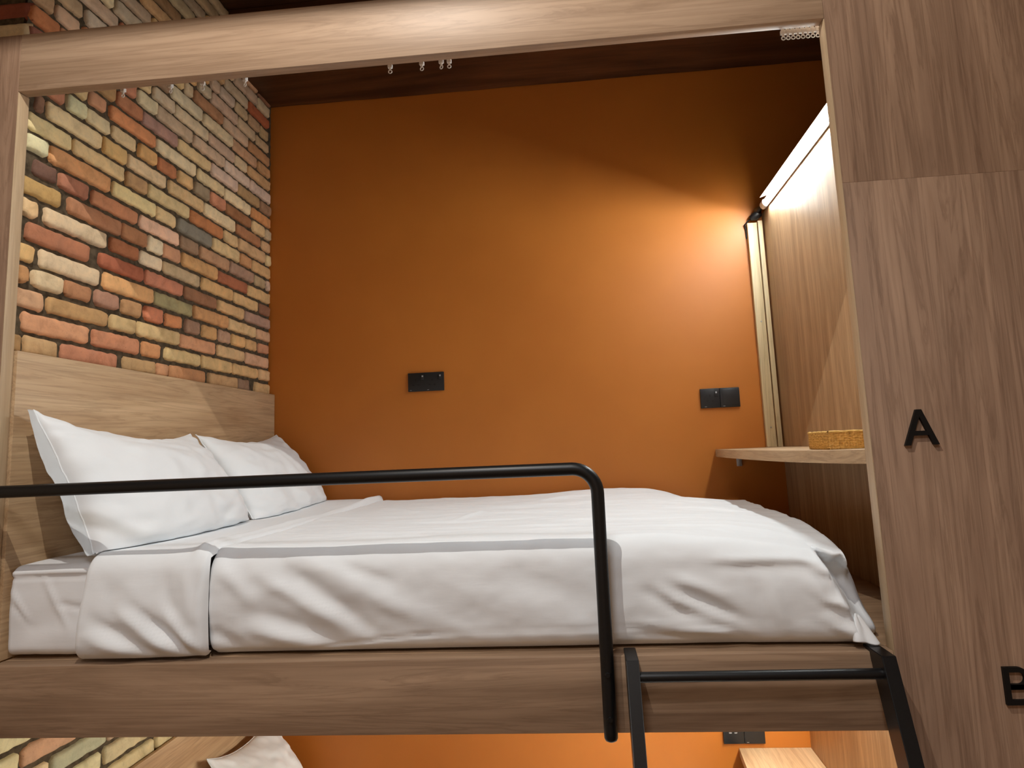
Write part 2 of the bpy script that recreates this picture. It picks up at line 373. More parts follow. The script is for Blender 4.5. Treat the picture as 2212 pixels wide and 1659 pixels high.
# LED tubes
def led(x, z, y0, y1, tilt, m, label, plug):
    t = thing('led_tube_light', label, 'light', (x, (y0+y1)/2, z))
    ax = Vector((math.cos(tilt), 0, math.sin(tilt)))      # direction the lens looks (into the bunk)
    up = Vector((ax.z, 0, -ax.x))
    def sweep(prof, ya, yb):
        bm = bmesh.new(); A, B = [], []
        for u, v in prof:
            p = Vector((x, 0, z))+ax*u+up*v
            A.append(bm.verts.new((p.x, ya, p.z))); B.append(bm.verts.new((p.x, yb, p.z)))
        n = len(prof)
        for i in range(n): bm.faces.new((A[i], A[(i+1) % n], B[(i+1) % n], B[i]))
        bm.faces.new(A); bm.faces.new(B[::-1]); return bm
    lens = [(.001+.004*math.cos(a), -.0065+.008*math.sin(a)) for a in (math.radians(-88+176*i/14) for i in range(15))]
    link('diffuser', sweep(lens, y0+.012, y1-.034), m, t, 50)
    ch = [(-.006, .0148), (.030, .0148), (.030, .0138), (-.0005, .0125), (-.006, .0125)]
    bk = [(-.0005, .0124), (-.0005, -.0165), (-.006, -.0165), (-.006, .0124)]
    link('hood', sweep(ch, y0, y1-.085), WHITEP, t, 40)
    link('housing', sweep(bk, y0, y1), WHITEP, t, 40)
    for ya, yb in ((y0-.006, y0+.012), (y1-.034, y1+.006)):
        cap = [(.0105*math.cos(a), -.001+.0155*math.sin(a)) for a in (math.radians(-90+180*i/14) for i in range(15))]+[(-.007, .0145), (-.007, -.0165)]
        link('end_cap', sweep(cap, ya, yb), WHITEP, t, 40)
    if plug:
        bm = bmesh.new()
        add_tube(bm, [(2.102, y1+.012, 1.364), (2.099, y1+.024, 1.362), (2.093, D-.034, 1.358), (2.095, D-.030, 1.346), (2.080, D-.026, 1.335), (2.064, D-.022, 1.330)], [.006, .009, .015, .018, .018, .010], 16)
        link('plug', bm, BLACKP, t, 60)
        bm = bmesh.new()
        add_tube(bm, [(2.068, D-.022, 1.331), (2.052, D-.016, 1.318), (2.042, D-.008, 1.308), (2.047, D-.004, 1.29), (2.048, D-.004, 1.25)], .0032, 10)
        link('cable', bm, BLACKP, t, 60)
    return t
led(XS-.014, 1.363, .06, 1.258, math.radians(201), LED_UP, 'glowing white LED tube on top of the side panel', True)
led(XS-.03, -.085, .06, 1.262, math.radians(205), LED_LO, 'LED tube under the upper platform lighting the lower bunk', False)

# ------------------------------------------------------------------ guard rail and ladder
gr = thing('guard_rail', 'black bent tube guard rail across the front of the upper bed', 'guard rail', (1.345, -.03, RB))
R = .0133; zt = .3735; xr = 1.345; cr = .05
pts = [(-.55, -.03, .10), (-.55, -.03, zt-cr)]+[(-.55+cr-cr*math.cos(a), -.03, zt-cr+cr*math.sin(a)) for a in (math.pi/2*i/10 for i in range(1, 11))]
pts += [(-.2+.25*i, -.03, zt) for i in range(6)]
pts += [(xr-cr+cr*math.sin(a), -.03, zt-cr+cr*math.cos(a)) for a in (math.pi/2*i/10 for i in range(11))]
pts += [(xr, -.03, .2), (xr, -.03, 0), (xr, -.03, -.13), (xr, -.03, -.140), (xr, -.03, -.1445), (xr, -.03, -.147)]
bm = bmesh.new(); add_tube(bm, pts, [R]*(len(pts)-3)+[R, R*.85, R*.5], 28); link('tube', bm, BLACK, gr, 60)
for z in (-.022, -.103):
    bm = bmesh.new(); M = Matrix.Translation((xr, -.0445, z)) @ Matrix.Rotation(math.pi/2, 4, 'X')
    bmesh.ops.create_cone(bm, cap_ends=True, segments=20, radius1=.0056, radius2=.0044, depth=.004, matrix=M)
    bmesh.ops.create_cone(bm, cap_ends=True, segments=20, radius1=.004, radius2=.004, depth=.026, matrix=Matrix.Translation((xr, -.0142, z)) @ Matrix.Rotation(math.pi/2, 4, 'X'))
    link('bolt', bm, BLACK, gr, 40)

ld = thing('ladder', 'black steel ladder hooked over the bed rail beside the letter panel', 'ladder', (1.63, -.3, FL))
def yf(z): return -.054+.40*(z-.005)
for x0, x1 in ((1.381, 1.405), (1.853, 1.879)):
    bm = bmesh.new()
    zb = FL+.002
    prof = [(.031, .0075), (-.054, .0075), (yf(zb), zb), (yf(zb)+.047, zb), (-.001, -.012), (-.0005, .0012), (.031, .0012)]
    add_prism(bm, prof, x0, x1, 'YZ')
    bmesh.ops.bevel(bm, geom=bm.edges[:], offset=.0012, segments=2, affect='EDGES')
    link('stile', bm, BLACK, ld, 40)
for z in (-.026, -.30, -.574, -.848, -1.122):
    bm = bmesh.new(); y = yf(z)+.021; n = 4
    add_tube(bm, [(1.402, y, z), (1.63, y, z), (1.856, y, z)], .0098, 20); link('rung', bm, BLACK, ld, 60)

# ------------------------------------------------------------------ letters
def letter(char, x0, z0, w, h, label):
    s = .0096; y0, y1 = -.0075, -.0005
    bm = bmesh.new()
    if char == 'A':
        c = w/2; k = s*1.1
        bz = h*.27; bt_ = s*.95
        def lx(z): return c*z/h*(1-k*.5/c)         # outer left edge
        sl = (c-k*.5)/h
        L = [(0, 0), (k, 0), (k+sl*bz, bz), (k+sl*(bz+bt_), bz+bt_), (c, h-k*1.25), (c+k*.5, h), (c-k*.5, h)]
        pl = [(0, 0), (k*1.06, 0), (c, h-s*1.5), (c, h), (c-k*.5, h)]
        pr = [(w-p[0], p[1]) for p in reversed(pl)]
        add_prism(bm, [(x0+a, z0+b) for a, b in pl], y0, y1); add_prism(bm, [(x0+a, z0+b) for a, b in pr], y0, y1)
        a0 = k+sl*bz*.9
        add_prism(bm, [(x0+a0-.003, z0+bz), (x0+w-a0+.003, z0+bz), (x0+w-a0+.001, z0+bz+bt_), (x0+a0-.001, z0+bz+bt_)], y0+.0002, y1-.0002)
    else:
        add_prism(bm, [(x0, z0), (x0+s, z0), (x0+s, z0+h), (x0, z0+h)], y0, y1)
        for za, zb_, ww in ((0, h*.54, w), (h*.54-s*.9, h, w*.92)):
            r = (zb_-za)/2; ri = r-s*.95; cx = x0+ww-r; cz = z0+(za+zb_)/2
            out = [(x0+s*.8, z0+za)]+arc((cx, cz), r, -math.pi/2, math.pi/2, 18)+[(x0+s*.8, z0+zb_)]
            inn = [(x0+s*.8, z0+zb_-s*.95)]+arc((cx, cz), ri, math.pi/2, -math.pi/2, 18)+[(x0+s*.8, z0+za+s*.95)]
            # strip of quads between outer and inner outline
            n = len(out); inn = inn[::-1]
            V = [[bm.verts.new((p[0], y, p[1])) for p in q] for q in (out, inn) for y in (y0+.0001, y1)]
            of, ob, nf, nb_ = V
            for i in range(n-1):
                bm.faces.new((of[i], of[i+1], nf[i+1], nf[i])); bm.faces.new((ob[i], nb_[i], nb_[i+1], ob[i+1]))
                bm.faces.new((of[i], ob[i], ob[i+1], of[i+1])); bm.faces.new((nf[i], nf[i+1], nb_[i+1], nb_[i]))
            bm.faces.new((of[0], nf[0], nb_[0], ob[0])); bm.faces.new((of[-1], ob[-1], nb_[-1], nf[-1]))
    o = link('letter_sign', bm, INK, None, False)
    return tag(o, label, 'letter')
letter('A', 1.9615, .392, .066, .071, 'raised black letter A on the right oak-look panel')
letter('B', 2.0905, -.099, .050, .068, 'raised black letter B at the right edge, lower than the A')

# ------------------------------------------------------------------ sockets
def socket(x0, z0, w, h, kind, label):
    t = thing('wall_socket', label, 'wall socket', (x0+w/2, D, z0), None)
    y = D
    plates = [(x0, x0+w)] if kind == 'twin' else [(x0, x0+w/2-.0005), (x0+w/2+.0005, x0+w)]
    for a, b in plates:
        bm = bmesh.new(); add_box(bm, a, b, y-.0095, y-.0003, z0, z0+h, .0015); link('plate', bm, SOCK, t, 40)
    def pins(cx, cz):
        for dx, dz, ww, hh in ((0, .011, .005, .009), (-.011, -.009, .009, .005), (.011, -.009, .009, .005)):
            bm = bmesh.new(); add_box(bm, cx+dx-ww/2, cx+dx+ww/2, y-.0097, y-.009, cz+dz-hh/2, cz+dz+hh/2); link('pin_hole', bm, BLACKP, t)
    def rocker(cx, cz, flag):
        bm = bmesh.new(); add_box(bm, cx-.0065, cx+.0065, y-.0125, y-.009, cz-.010, cz+.010, .001); r = link('rocker', bm, SOCK2, t, 40)
        if flag:
            bm = bmesh.new(); add_box(bm, cx-.0032, cx+.0032, y-.0129, y-.0122, cz+.0015, cz+.0082, .0003); f = link('indicator', bm, GREYP, r); 
            f.location = (0, 0, 0)
    def dash(cx):
        bm = bmesh.new(); add_box(bm, cx-.004, cx+.004, y-.0099, y-.0092, z0+.0045, z0+.0062); link('maker_mark', bm, GREYP, t)
    if kind == 'twin':
        pins(x0+.034, z0+h*.45); pins(x0+w-.050, z0+h*.45); rocker(x0+w*.41, z0+h*.74, True); rocker(x0+w*.90, z0+h*.74, True)
        dash(x0+.012); dash(x0+w*.56)
    elif kind == 'socket_blank':
        pins(x0+w*.24, z0+h*.48); rocker(x0+w*.405, z0+h*.72, True); dash(x0+w*.12); dash(x0+w*.59)
        bm = bmesh.new(); add_box(bm, x0+w*.57, x0+w*.96, y-.0102, y-.009, z0+h*.16, z0+h*.92, .0006); link('blank_cover', bm, SOCK2, t, 40)
    else:
        for k in (.17, .30):
            bm = bmesh.new(); add_box(bm, x0+w*k-.005, x0+w*k+.005, y-.0099, y-.009, z0+h*.5-.002, z0+h*.5+.002, .0004); link('usb_port', bm, GREYP, t)
        dash(x0+w*.58)
socket(.598, .680, .154, .079, 'twin', 'black double socket low on the orange wall, left one above the bed')
socket(1.807, .553, .156, .079, 'socket_blank', 'black socket with blank plate on the orange wall above the desk')
socket(1.795, -.7225, .154, .079, 'usb', 'black socket of the lower bunk, half hidden under the side rail')

# ------------------------------------------------------------------ curtain track and gliders
tr = box('curtain_track', ALU, .02, W-.002, TP+.0005, .056, 1.3545, 1.368)
tag(tr, 'slim curtain track on the back of the header beam', 'curtain track')
def glider_mesh():
    bm = bmesh.new()
    add_box(bm, -.0053, .0053, -.004, .004, -.0030, .0060, .0005); add_box(bm, -.003, .003, -.003, .003, .0055, .0135, .0004)
    add_box(bm, -.0024, .0024, -.0014, .0014, -.009, -.002, .0004)
    R_, r_ = .0040, .0012; n, m = 18, 8
    g = [[bm.verts.new(((R_+r_*math.cos(b))*math.cos(a), r_*math.sin(b), -.0125+(R_+r_*math.cos(b))*math.sin(a))) for b in (2*math.pi*j/m for j in range(m))] for a in (2*math.pi*i/n for i in range(n))]
    for i in range(n):
        for j in range(m): bm.faces.new((g[i][j], g[(i+1) % n][j], g[(i+1) % n][(j+1) % m], g[i][(j+1) % m]))
    return bm
gl0 = link('curtain_glider', glider_mesh(), WHITEP, None, 40)
spots = [(.237, 'white curtain glider under the header beam, leftmost, before the brick wall'), (.360, 'white curtain glider under the header beam, second from the left'),
         (.442, 'white curtain glider under the header beam, third from the left'), (.550, 'white curtain glider at the corner where brick meets dark beam'),
         (.910, 'white curtain glider, leftmost of the four hanging mid-beam'), (.987, 'white curtain glider, second of the four hanging mid-beam'),
         (1.034, 'white curtain glider, third of the four hanging mid-beam'), (1.053, 'white curtain glider, rightmost of the four hanging mid-beam')]
spots += [(1.8245+.0109*i, None) for i in range(8)]
ordn = ['leftmost', 'second', 'third', 'fourth', 'fifth', 'sixth', 'seventh', 'rightmost']
for i, (x, lab) in enumerate(spots):
    o = gl0 if i == 0 else gl0.copy()
    if i: COL.objects.link(o)
    o.location = (x, .045, 1.3362 if i < 8 else 1.3318)
    o.rotation_euler = (0, 0, 0 if i >= 8 else random.uniform(-.5, .5))
    tag(o, lab or 'white curtain glider, %s in the row of eight at the right end' % ordn[i-8], 'curtain glider', 'white curtain gliders under the header beam')
# ------------------------------------------------------------------ bedding
def rbox(lo, hi, r, step, deform, open_=()):
    """closed soft box: cube-surface grid, rounded edges, then a deformation"""
    lo, hi = Vector(lo), Vector(hi); bm = bmesh.new(); cache = {}
    n = [max(4, int(round((hi[i]-lo[i])/step))) for i in range(3)]
    rr = Vector(r) if not isinstance(r, (int, float)) else Vector((r, r, r))
    def vert(ix):
        if ix in cache: return cache[ix]
        p = Vector(lo[i]+(hi[i]-lo[i])*ix[i]/n[i] for i in range(3))
        q = Vector(min(max(p[i], lo[i]+rr[i]), hi[i]-rr[i]) for i in range(3))
        d = Vector((p[i]-q[i])/rr[i] for i in range(3))
        m = d.length
        if m > 0:
            d2 = d/m*max(abs(c) for c in d)**.0 if m > 1e-9 else d
            # spread samples evenly over the rounding
            pos = Vector(q[i]+d2[i]*rr[i] for i in range(3)); nor = Vector(d2[i]/rr[i] for i in range(3)).normalized()
        else: pos, nor = p, Vector((0, 0, 1))
        v = bm.verts.new(deform(pos, nor)); cache[ix] = v; return v
    for ax in range(3):
        a, b = (ax+1) % 3, (ax+2) % 3
        for side in (0, n[ax]):
            sk = (ax, 0 if side == 0 else 1) in open_
            for i in range(n[a]):
                for j in range(n[b]):
                    if sk and ax == 0: continue
                    if sk:
                        ca = lo[a]+(hi[a]-lo[a])*(i+.5)/n[a]; cb = lo[b]+(hi[b]-lo[b])*(j+.5)/n[b]
                        la = -9 if (a, 0) in open_ else lo[a]+rr[a]+.004; lb = -9 if (b, 0) in open_ else lo[b]+rr[b]*.5
                        ha = 9 if (a, 1) in open_ else hi[a]-rr[a]-.004; hb = 9 if (b, 1) in open_ else hi[b]-rr[b]-.004
                        if la < ca < ha and lb < cb < hb: continue
                    def ix(u, v):
                        t = [0, 0, 0]; t[ax] = side; t[a] = u; t[b] = v; return tuple(t)
                    q = [vert(ix(i, j)), vert(ix(i+1, j)), vert(ix(i+1, j+1)), vert(ix(i, j+1))]
                    try: bm.faces.new(q)
                    except ValueError: pass
    return bm
def segd(x, z, s):
    (x0, z0, x1, z1, amp, wid) = s
    dx, dz = x1-x0, z1-z0; L = math.hypot(dx, dz); t = ((x-x0)*dx+(z-z0)*dz)/(L*L)
    px, pz = x0+dx*t, z0+dz*t; d = math.hypot(x-px, z-pz)
    tap = sstep(-.25, .25, t)*sstep(1.25, .75, t) if -.3 < t < 1.3 else 0
    return amp*tap*math.exp(-(d/wid)**2)
FB = lambda x, y, s, k=0: noise.fractal((x*s, y*s, 7.3+k), .9, 2.1, 4)

MZ = .204
mt = thing('mattress', 'deep white mattress under the duvet on the upper bunk', 'mattress', (.9, .7, 0))
def dm(p, n):
    w = .5+.5*n.y*-1
    k = max(0, -n.y)
    s = 0
    for g in ((.10, .17, .16, .075, .004, .006), (.14, .12, .21, .105, -.004, .006), (.02, .15, .07, .08, .004, .006), (.03, .12, .075, .072, -.003, .006), (.05, .03, .2, .06, .006, .03), (.0, .10, .2, .13, .004, .04)):
        s += segd(p.x, p.z, g)
    off = n*(.0025*FB(p.x, p.y+p.z, 6)) + Vector((0, -1, 0))*k*s
    # piping ridge along the top edge
    rdg = (.0055*math.exp(-((p.z-.187-.004*math.sin(p.x*9))/.0035)**2)-.003*math.exp(-((p.z-.178)/.004)**2))*k
    q = p+off+Vector((0, -rdg, 0))
    u = sstep(.36, .46, p.x)
    q.y += (.038*u+.016*sstep(.198, .25, p.x))*sstep(.4, .0, p.y)-.035*u*sstep(1.0, 1.3, p.y)
    q.z -= .040*u*sstep(.1, .2, p.z)
    return q
link('fitted_sheet', rbox((.0135, .044, .006), (1.79, 1.285, MZ), (.006, .026, .020), .0065, dm), SHEET, mt, True)

dv = thing('duvet', 'white duvet covering the upper bed, turned down below the pillows', 'duvet', (1.1, .6, 0))
MAINF = [(.67, .178, .87, .045, -.0075, .020), (.62, .165, .80, .065, .0070, .018), (.60, .10, .80, .022, -.0065, .020), (.60, .06, .74, .012, .006, .016), (.72, .19, .96, .08, .006, .022), (.80, .185, .90, .150, -.004, .012),
         (.52, .19, .60, .11, .006, .018), (.50, .06, .56, .02, -.008, .018), (1.02, .15, 1.25, .07, .0035, .03), (1.15, .17, 1.32, .10, -.003, .03),
         (1.49, .124, 1.62, .060, -.0085, .013), (1.52, .080, 1.63, .022, -.0075, .012), (1.47, .112, 1.60, .040, .0065, .012), (1.43, .120, 1.52, .068, -.006, .014), (1.50, .140, 1.60, .105, .005, .014),
         (1.58, .176, 1.80, .171, .005, .011), (1.58, .160, 1.80, .155, -.004, .011), (1.40, .035, 1.62, .012, -.006, .012), (1.44, .05, 1.62, .028, .005, .010), (1.68, .14, 1.71, .03, .003, .012), (1.645, .13, 1.69, .02, -.003, .010)]
TOPF = [(.72, .20, 1.10, .16, .004, .012), (.9, .32, 1.35, .30, .004, .014), (.8, .45, 1.2, .48, -.004, .012), (1.2, .42, 1.6, .36, .004, .014), (.7, .62, 1.3, .60, .004, .018), (1.3, .65, 1.55, .50, -.005, .018),
        (1.0, .8, 1.5, .84, .006, .03), (.95, .50, 1.05, .72, .004, .012), (1.35, .22, 1.75, .20, .003, .012), (.6, .9, .8, .7, .004, .02), (1.15, 1.0, 1.35, 1.1, .005, .02), (1.45, .95, 1.6, .75, .004, .018), (1.55, .62, 1.75, .55, .004, .016)]
def ztop(x, y):
    """extra height of the padded top"""
    b = .010*sstep(.25, .9, y)*(1-.2*sstep(.8, 1.6, x))
    b += .022*sstep(.9, 1.25, y)*math.exp(-((x-1.45)/.28)**2)*.7
    b -= .055*sstep(1.52, 1.86, x)*sstep(.9, 1.25, y)
    b -= .028*sstep(1.45, 1.82, x)*sstep(.32, .05, y)
    b -= .016*sstep(1.6, 1.85, x)
    return b
def dmain(p, n):
    p = p.copy(); k = max(0, -n.y)**1.2; kt = max(0, n.z)**1.5; kf = max(0, n.x)
    h = max(0, min(1, p.z/.225))
    p.z += ztop(p.x, p.y)*h
    # skirt flares at the foot, leans in at the very bottom of the front
    fl = (1-h)**1.5
    p.x += .020*fl*sstep(1.6, 1.84, p.x)
    p.y -= .010*fl*sstep(1.55, 1.85, p.x)*sstep(.4, .05, p.y)
    s = 1.3*sum(segd(p.x, p.z, g) for g in MAINF)*k
    t = sum(segd(p.x, p.y, g) for g in TOPF)*kt
    s += k*(.004*FB(p.x*.9+p.z*1.2, p.z*1.5-p.x*.5, 5)+.0012*FB(p.x+p.z, p.z-p.x, 16))
    t += kt*(.0045*FB(p.x*.7, p.y*1.4, 5, 2)+.0016*FB(p.x*.6, p.y*2, 14, 3))
    # bulge of the side, hem stitch line, bottom tuck
    s += k*.012*math.sin(math.pi*h)
    hem = .0125+.030*sstep(.62, 1.05, p.x)+.004*(p.x-1.05)
    s += k*(-.0035*math.exp(-((p.z-hem)/.0028)**2)+.003*sstep(hem, hem-.008, p.z)*h*4)*sstep(1.7, 1.5, p.x)
    s -= k*.012*sstep(.02, 0, p.z)
    # seam against the turned-down strip
    e = math.exp(-((p.x-.512)/.02)**2); s += .004*e*k; t += .003*e*kt
    # gathers round the foot corner
    xl = 1.793+(.165-p.z)*.40
    zt_ = .176-.45*max(0, p.x-1.79)+.006*math.sin(p.x*120)
    top = sstep(zt_+.024, zt_-.012, p.z)
    rec = sstep(xl-.002, xl+.014, p.x)*top*sstep(.16, .06, p.y)
    p.y += .095*rec*(.55+.45*sstep(0, .08, p.z))
    p.x += rec*(.004+.030*(1-h))
    p.z += .012*sstep(1.80, 1.87, p.x)*sstep(.2, .02, p.y)*sstep(.08, .16, p.z)*0
    p.x -= .016*sstep(1.83, 1.87, p.x)*sstep(.20, .04, p.y)*sstep(.10, .15, p.z)
    # puckers running into the notch
    near = sstep(xl-.075, xl-.008, p.x)*sstep(xl+.012, xl-.004, p.x)*top*k
    s += near*(.0065*math.sin(p.z*95+(p.x-xl)*60+2*noise.noise((p.x*25, p.z*25, 2)))+.004)
    rim = math.exp(-((p.x-xl+.004)/.007)**2)*top*k; s += .006*rim
    # overhanging lip above it
    lip = sstep(1.70, 1.80, p.x)*sstep(.30, .05, p.y)*math.exp(-((p.z-.185)/.018)**2)
    t += 0; s += k*.007*lip*math.sin(p.x*70)
    f = kf*(.006*noise.noise((p.y*14, p.z*5, 1))+.004*math.sin(p.y*30+p.z*20))*(1-h*.5)
    q = p+Vector((0, -1, 0))*s*(1 if k > 0 else 0)+Vector((0, 0, 1))*t+Vector((1, 0, 0))*f
    q.z = max(q.z, .0009); q.y = min(q.y, D-.003)
    return q
link('cover', rbox((.484, .036, .0008), (1.870, 1.322, .226), (.018, .038, .052), .0075, dmain, {(0, 0), (2, 0)}), LINEN, dv, True)

CUFF = [(.31, .112, .43, .024, .0085, .014), (.265, .090, .40, .010, -.0095, .013), (.37, .090, .475, .004, -.0100, .012), (.345, .12, .455, .03, -.006, .010), (.41, .11, .485, .02, .007, .010), (.25, .06, .34, .015, .006, .014),
        (.45, .19, .47, .09, .005, .016), (.33, .17, .36, .09, .003, .02), (.29, .16, .30, .10, -.003, .02), (.405, .17, .43, .10, -.004, .014)]
def dcuff(p, n):
    p = p.copy(); k = max(0, -n.y)**1.2; kt = max(0, n.z)**1.5
    h = max(0, min(1, p.z/.226))
    s = sum(segd(p.x, p.z, g) for g in CUFF)*k
    s += k*(.013*math.sin(math.pi*min(1, h*.92+.08))+.016*(1-h)**2*sstep(.52, .35, p.x)+.003*FB(p.x, p.z, 9))
    # skewed sides, as the strip hangs a little to the head end at the bottom
    p.x -= .018*(1-h)*sstep(.36, .21, p.x)
    p.x += (-.006*math.sin(math.pi*h)+.002)*sstep(.44, .5, p.x)*k
    t = kt*(.004*FB(p.x, p.y*.7, 7, 5)*sstep(.36, .42, p.x)+.006*sstep(.40, .49, p.x)+.018*sstep(.75, 1.2, p.y))
    t += kt*.0085*math.exp(-((p.x-.470+.010*math.sin(p.y*4))/.010)**2)
    p.z -= .012*(1-h)*k*sstep(.5, .3, p.x)*0
    q = p+Vector((0, -1, 0))*s+Vector((0, 0, 1))*t
    q.z = max(q.z, .0009); q.y = min(q.y, D-.003)
    return q
link('turned_down_cuff', rbox((.216, .016, .0012), (.503, 1.324, .2285), (.014, .035, .042), .0072, dcuff, {(0, 0), (0, 1), (2, 0)}), LINEN, dv, True)

# twisted end of the cover poking out at the foot corner
def knot():
    bm = bmesh.new(); nu, nv = 20, 30; g = []
    for i in range(nu+1):
        u = i/nu; row = []
        for j in range(nv):
            a = 2*math.pi*j/nv
            r = (.004+.020*u**.8)*(1+.30*math.cos(3*a+.6+u)+.12*noise.noise((math.cos(a)*2, math.sin(a)*2, u*3)))
            row.append(bm.verts.new((1.846+.9*r*math.cos(a)+.010*u, .030+.75*r*math.sin(a)-.006*u, .062-.050*u+.003*math.sin(a*2))))
        g.append(row)
    for a, b in zip(g, g[1:]):
        for j in range(nv): bm.faces.new((a[j], a[(j+1) % nv], b[(j+1) % nv], b[j]))
    bm.faces.new(g[0]); bm.faces.new(g[-1]); return bm
link('corner_tuck', knot(), LINEN, dv, True)

# pillows ---------------------------------------------------------------
def pillow(name, label, corners, thick, seed, group, flange=(0, 0), sag=0, floor_=None):
    """corners: bottom-left, bottom-right, top-right, top-left of the seam (head end view from the foot)"""
    c = [Vector(p) for p in corners]
    base = (c[0]+c[1]+c[2]+c[3])/4
    t = thing(name, label, 'pillow', tuple(base-Vector((0, 0, (c[2].z-c[0].z)/2))), group)
    nrm = (c[1]-c[0]).cross(c[3]-c[0]).normalized()
    if nrm.x < 0: nrm = -nrm
    N = 56
    def pt(u, v, side):
        a, b = abs(u), abs(v)
        # edges drawn in between the ears
        uu = u*(1-.045*(1-b**2.2)*a**3); vv = v*(1-.055*(1-a**2.2)*b**3)
        s, r = (uu+1)/2, (vv+1)/2
        p = c[0]*(1-s)*(1-r)+c[1]*s*(1-r)+c[2]*s*r+c[3]*(1-s)*r
        p = p+Vector((0, 0, -sag*max(0, 1-a**2)*sstep(.2, 1, v)))
        th = thick*(max(0, 1-a**2.6)*max(0, 1-b**2.4))**.52
        th *= 1-.30*v
        w = noise.fractal((u*1.6+seed, v*1.6, seed), .9, 2, 3)*.10+noise.noise((u*3.4+seed*2, v*5+u*1.5, 1.1))*.10
        # puckers radiating from corners and seams
        e = max(a, b); pk = sstep(.55, .97, e)*math.sin((u*9 if b > a else v*9)*2.1+seed*3+noise.noise((u*4, v*4, seed))*2.4)
        d = th*(1+w)+thick*.022*pk*(1 if th > 0.002 else 0)
        cr = .0035*math.exp(-(((v+.55)-.25*u-.05*math.sin(u*6+seed))/.05)**2)*sstep(-1, -.6, u)*sstep(.3, -.4, u)+.003*math.exp(-(((v-.1)+.35*u+.04*math.sin(u*7))/.045)**2)*sstep(-.95, -.7, u)*sstep(-.1, -.5, u)+.003*math.exp(-(((v+.3)+.5*(u-.5))/.05)**2)*sstep(.2, .6, u)*sstep(1, .8, u)
        d += cr*(1 if th > .01 else 0)
        zig = .0035*noise.noise((u*7+seed, v*7, 4))
        q = p+nrm*(d*(.66 if side > 0 else -.34)+zig)+Vector((0, 0, zig*.4))
        if floor_: q.z -= nrm.z*d*(.75 if side > 0 else 0)*(.5-.5*v)+.10*max(0, d)*(.5-.5*v)
        if floor_: q.z = max(q.z, floor_(q.x, q.y)+.0012*b*0)
        return q
    bm = bmesh.new(); fr, bk = [], []
    def sp(i):
        x = -1+2*i/N; return math.copysign(1-(1-abs(x))**1.25, x)
    for i in range(N+1):
        ra, rb = [], []
        for j in range(N+1):
            u, v = sp(i), sp(j); f = bm.verts.new(pt(u, v, 1)); ra.append(f)
            edge = i in (0, N) or j in (0, N)
            rb.append(f if edge else bm.verts.new(pt(u, v, -1)))
        fr.append(ra); bk.append(rb)
    for g in (fr, bk):
        for i in range(N):
            for j in range(N): 
                try: bm.faces.new((g[i][j], g[i+1][j], g[i+1][j+1], g[i][j+1]))
                except ValueError: pass
    link('cushion', bm, LINEN, t, True)
    # flat hem flap along the open end of the case
    if flange[0]:
        bm = bmesh.new(); g = []
        for j in range(N+1):
            v = sp(j); p = pt(-1, v, 1); row = []
            for q in range(7):
                k = q/6; out = (c[0]-c[1]).normalized()*flange[0]*k*(1-.25*sstep(.5, 1, abs(v)))
                wob = nrm*(.003*math.sin(v*7+k*2)*k)+nrm*flange[1]*k*(1-abs(v)**3)
                row.append(bm.verts.new(p+out+wob))
            g.append(row)
        for a, b in zip(g, g[1:]):
            for q in range(6): bm.faces.new((a[q], a[q+1], b[q+1], b[q]))
        r = bmesh.ops.solidify(bm, geom=bm.faces[:], thickness=.0016)
        link('hem', bm, LINEN, t, True)
    # piped seam
    path = [pt(sp(i), -1, 1) for i in range(0, N, 2)]+[pt(1, sp(j), 1) for j in range(0, N, 2)]+[pt(sp(i), 1, 1) for i in range(N, 0, -2)]+[pt(-1, sp(j), 1) for j in range(N, -1, -2)]
    bm = bmesh.new(); add_tube(bm, path, .0016, 8, False); link('seam', bm, LINEN, t, True)
    return t
G = 'white pillows against the headboard'
def rest(x, y): return .2065+.0245*sstep(.18, .235, x)+.0185*sstep(.75, 1.2, y)
pillow('pillow', 'white pillow nearest the post, propped on the headboard in front', [(.222, .038, .212), (.238, .690, .232), (.064, .640, .512), (.040, .052, .556)], .175, 1.3, G, (.024, -.014), .040, rest)
pillow('pillow', 'white pillow at the orange wall, half behind the front pillow', [(.245, .712, .222), (.255, 1.300, .240), (.052, 1.268, .522), (.052, .690, .512)], .150, 4.1, G, (0, 0), .030, rest)

# lower bunk bedding (only a pillow tip shows)
lm = thing('mattress', 'lower bunk mattress below the side rail', 'mattress', (.9, .7, LOW))
link('fitted_sheet', rbox((.0125, .047, .003+LOW), (1.79, 1.30, MZ+LOW), .03, .03, lambda p, n: p), SHEET, lm, True)
pillow('pillow', 'white pillow of the lower bunk peeking out under the side rail', [(.17, .88, .215+LOW), (.20, 1.29, .215+LOW), (.055, 1.22, .560+LOW), (.050, .80, .590+LOW)], .15, 2.2, 'pillow in the lower bunk', (0, 0), .03, lambda x, y: MZ+LOW+.004)

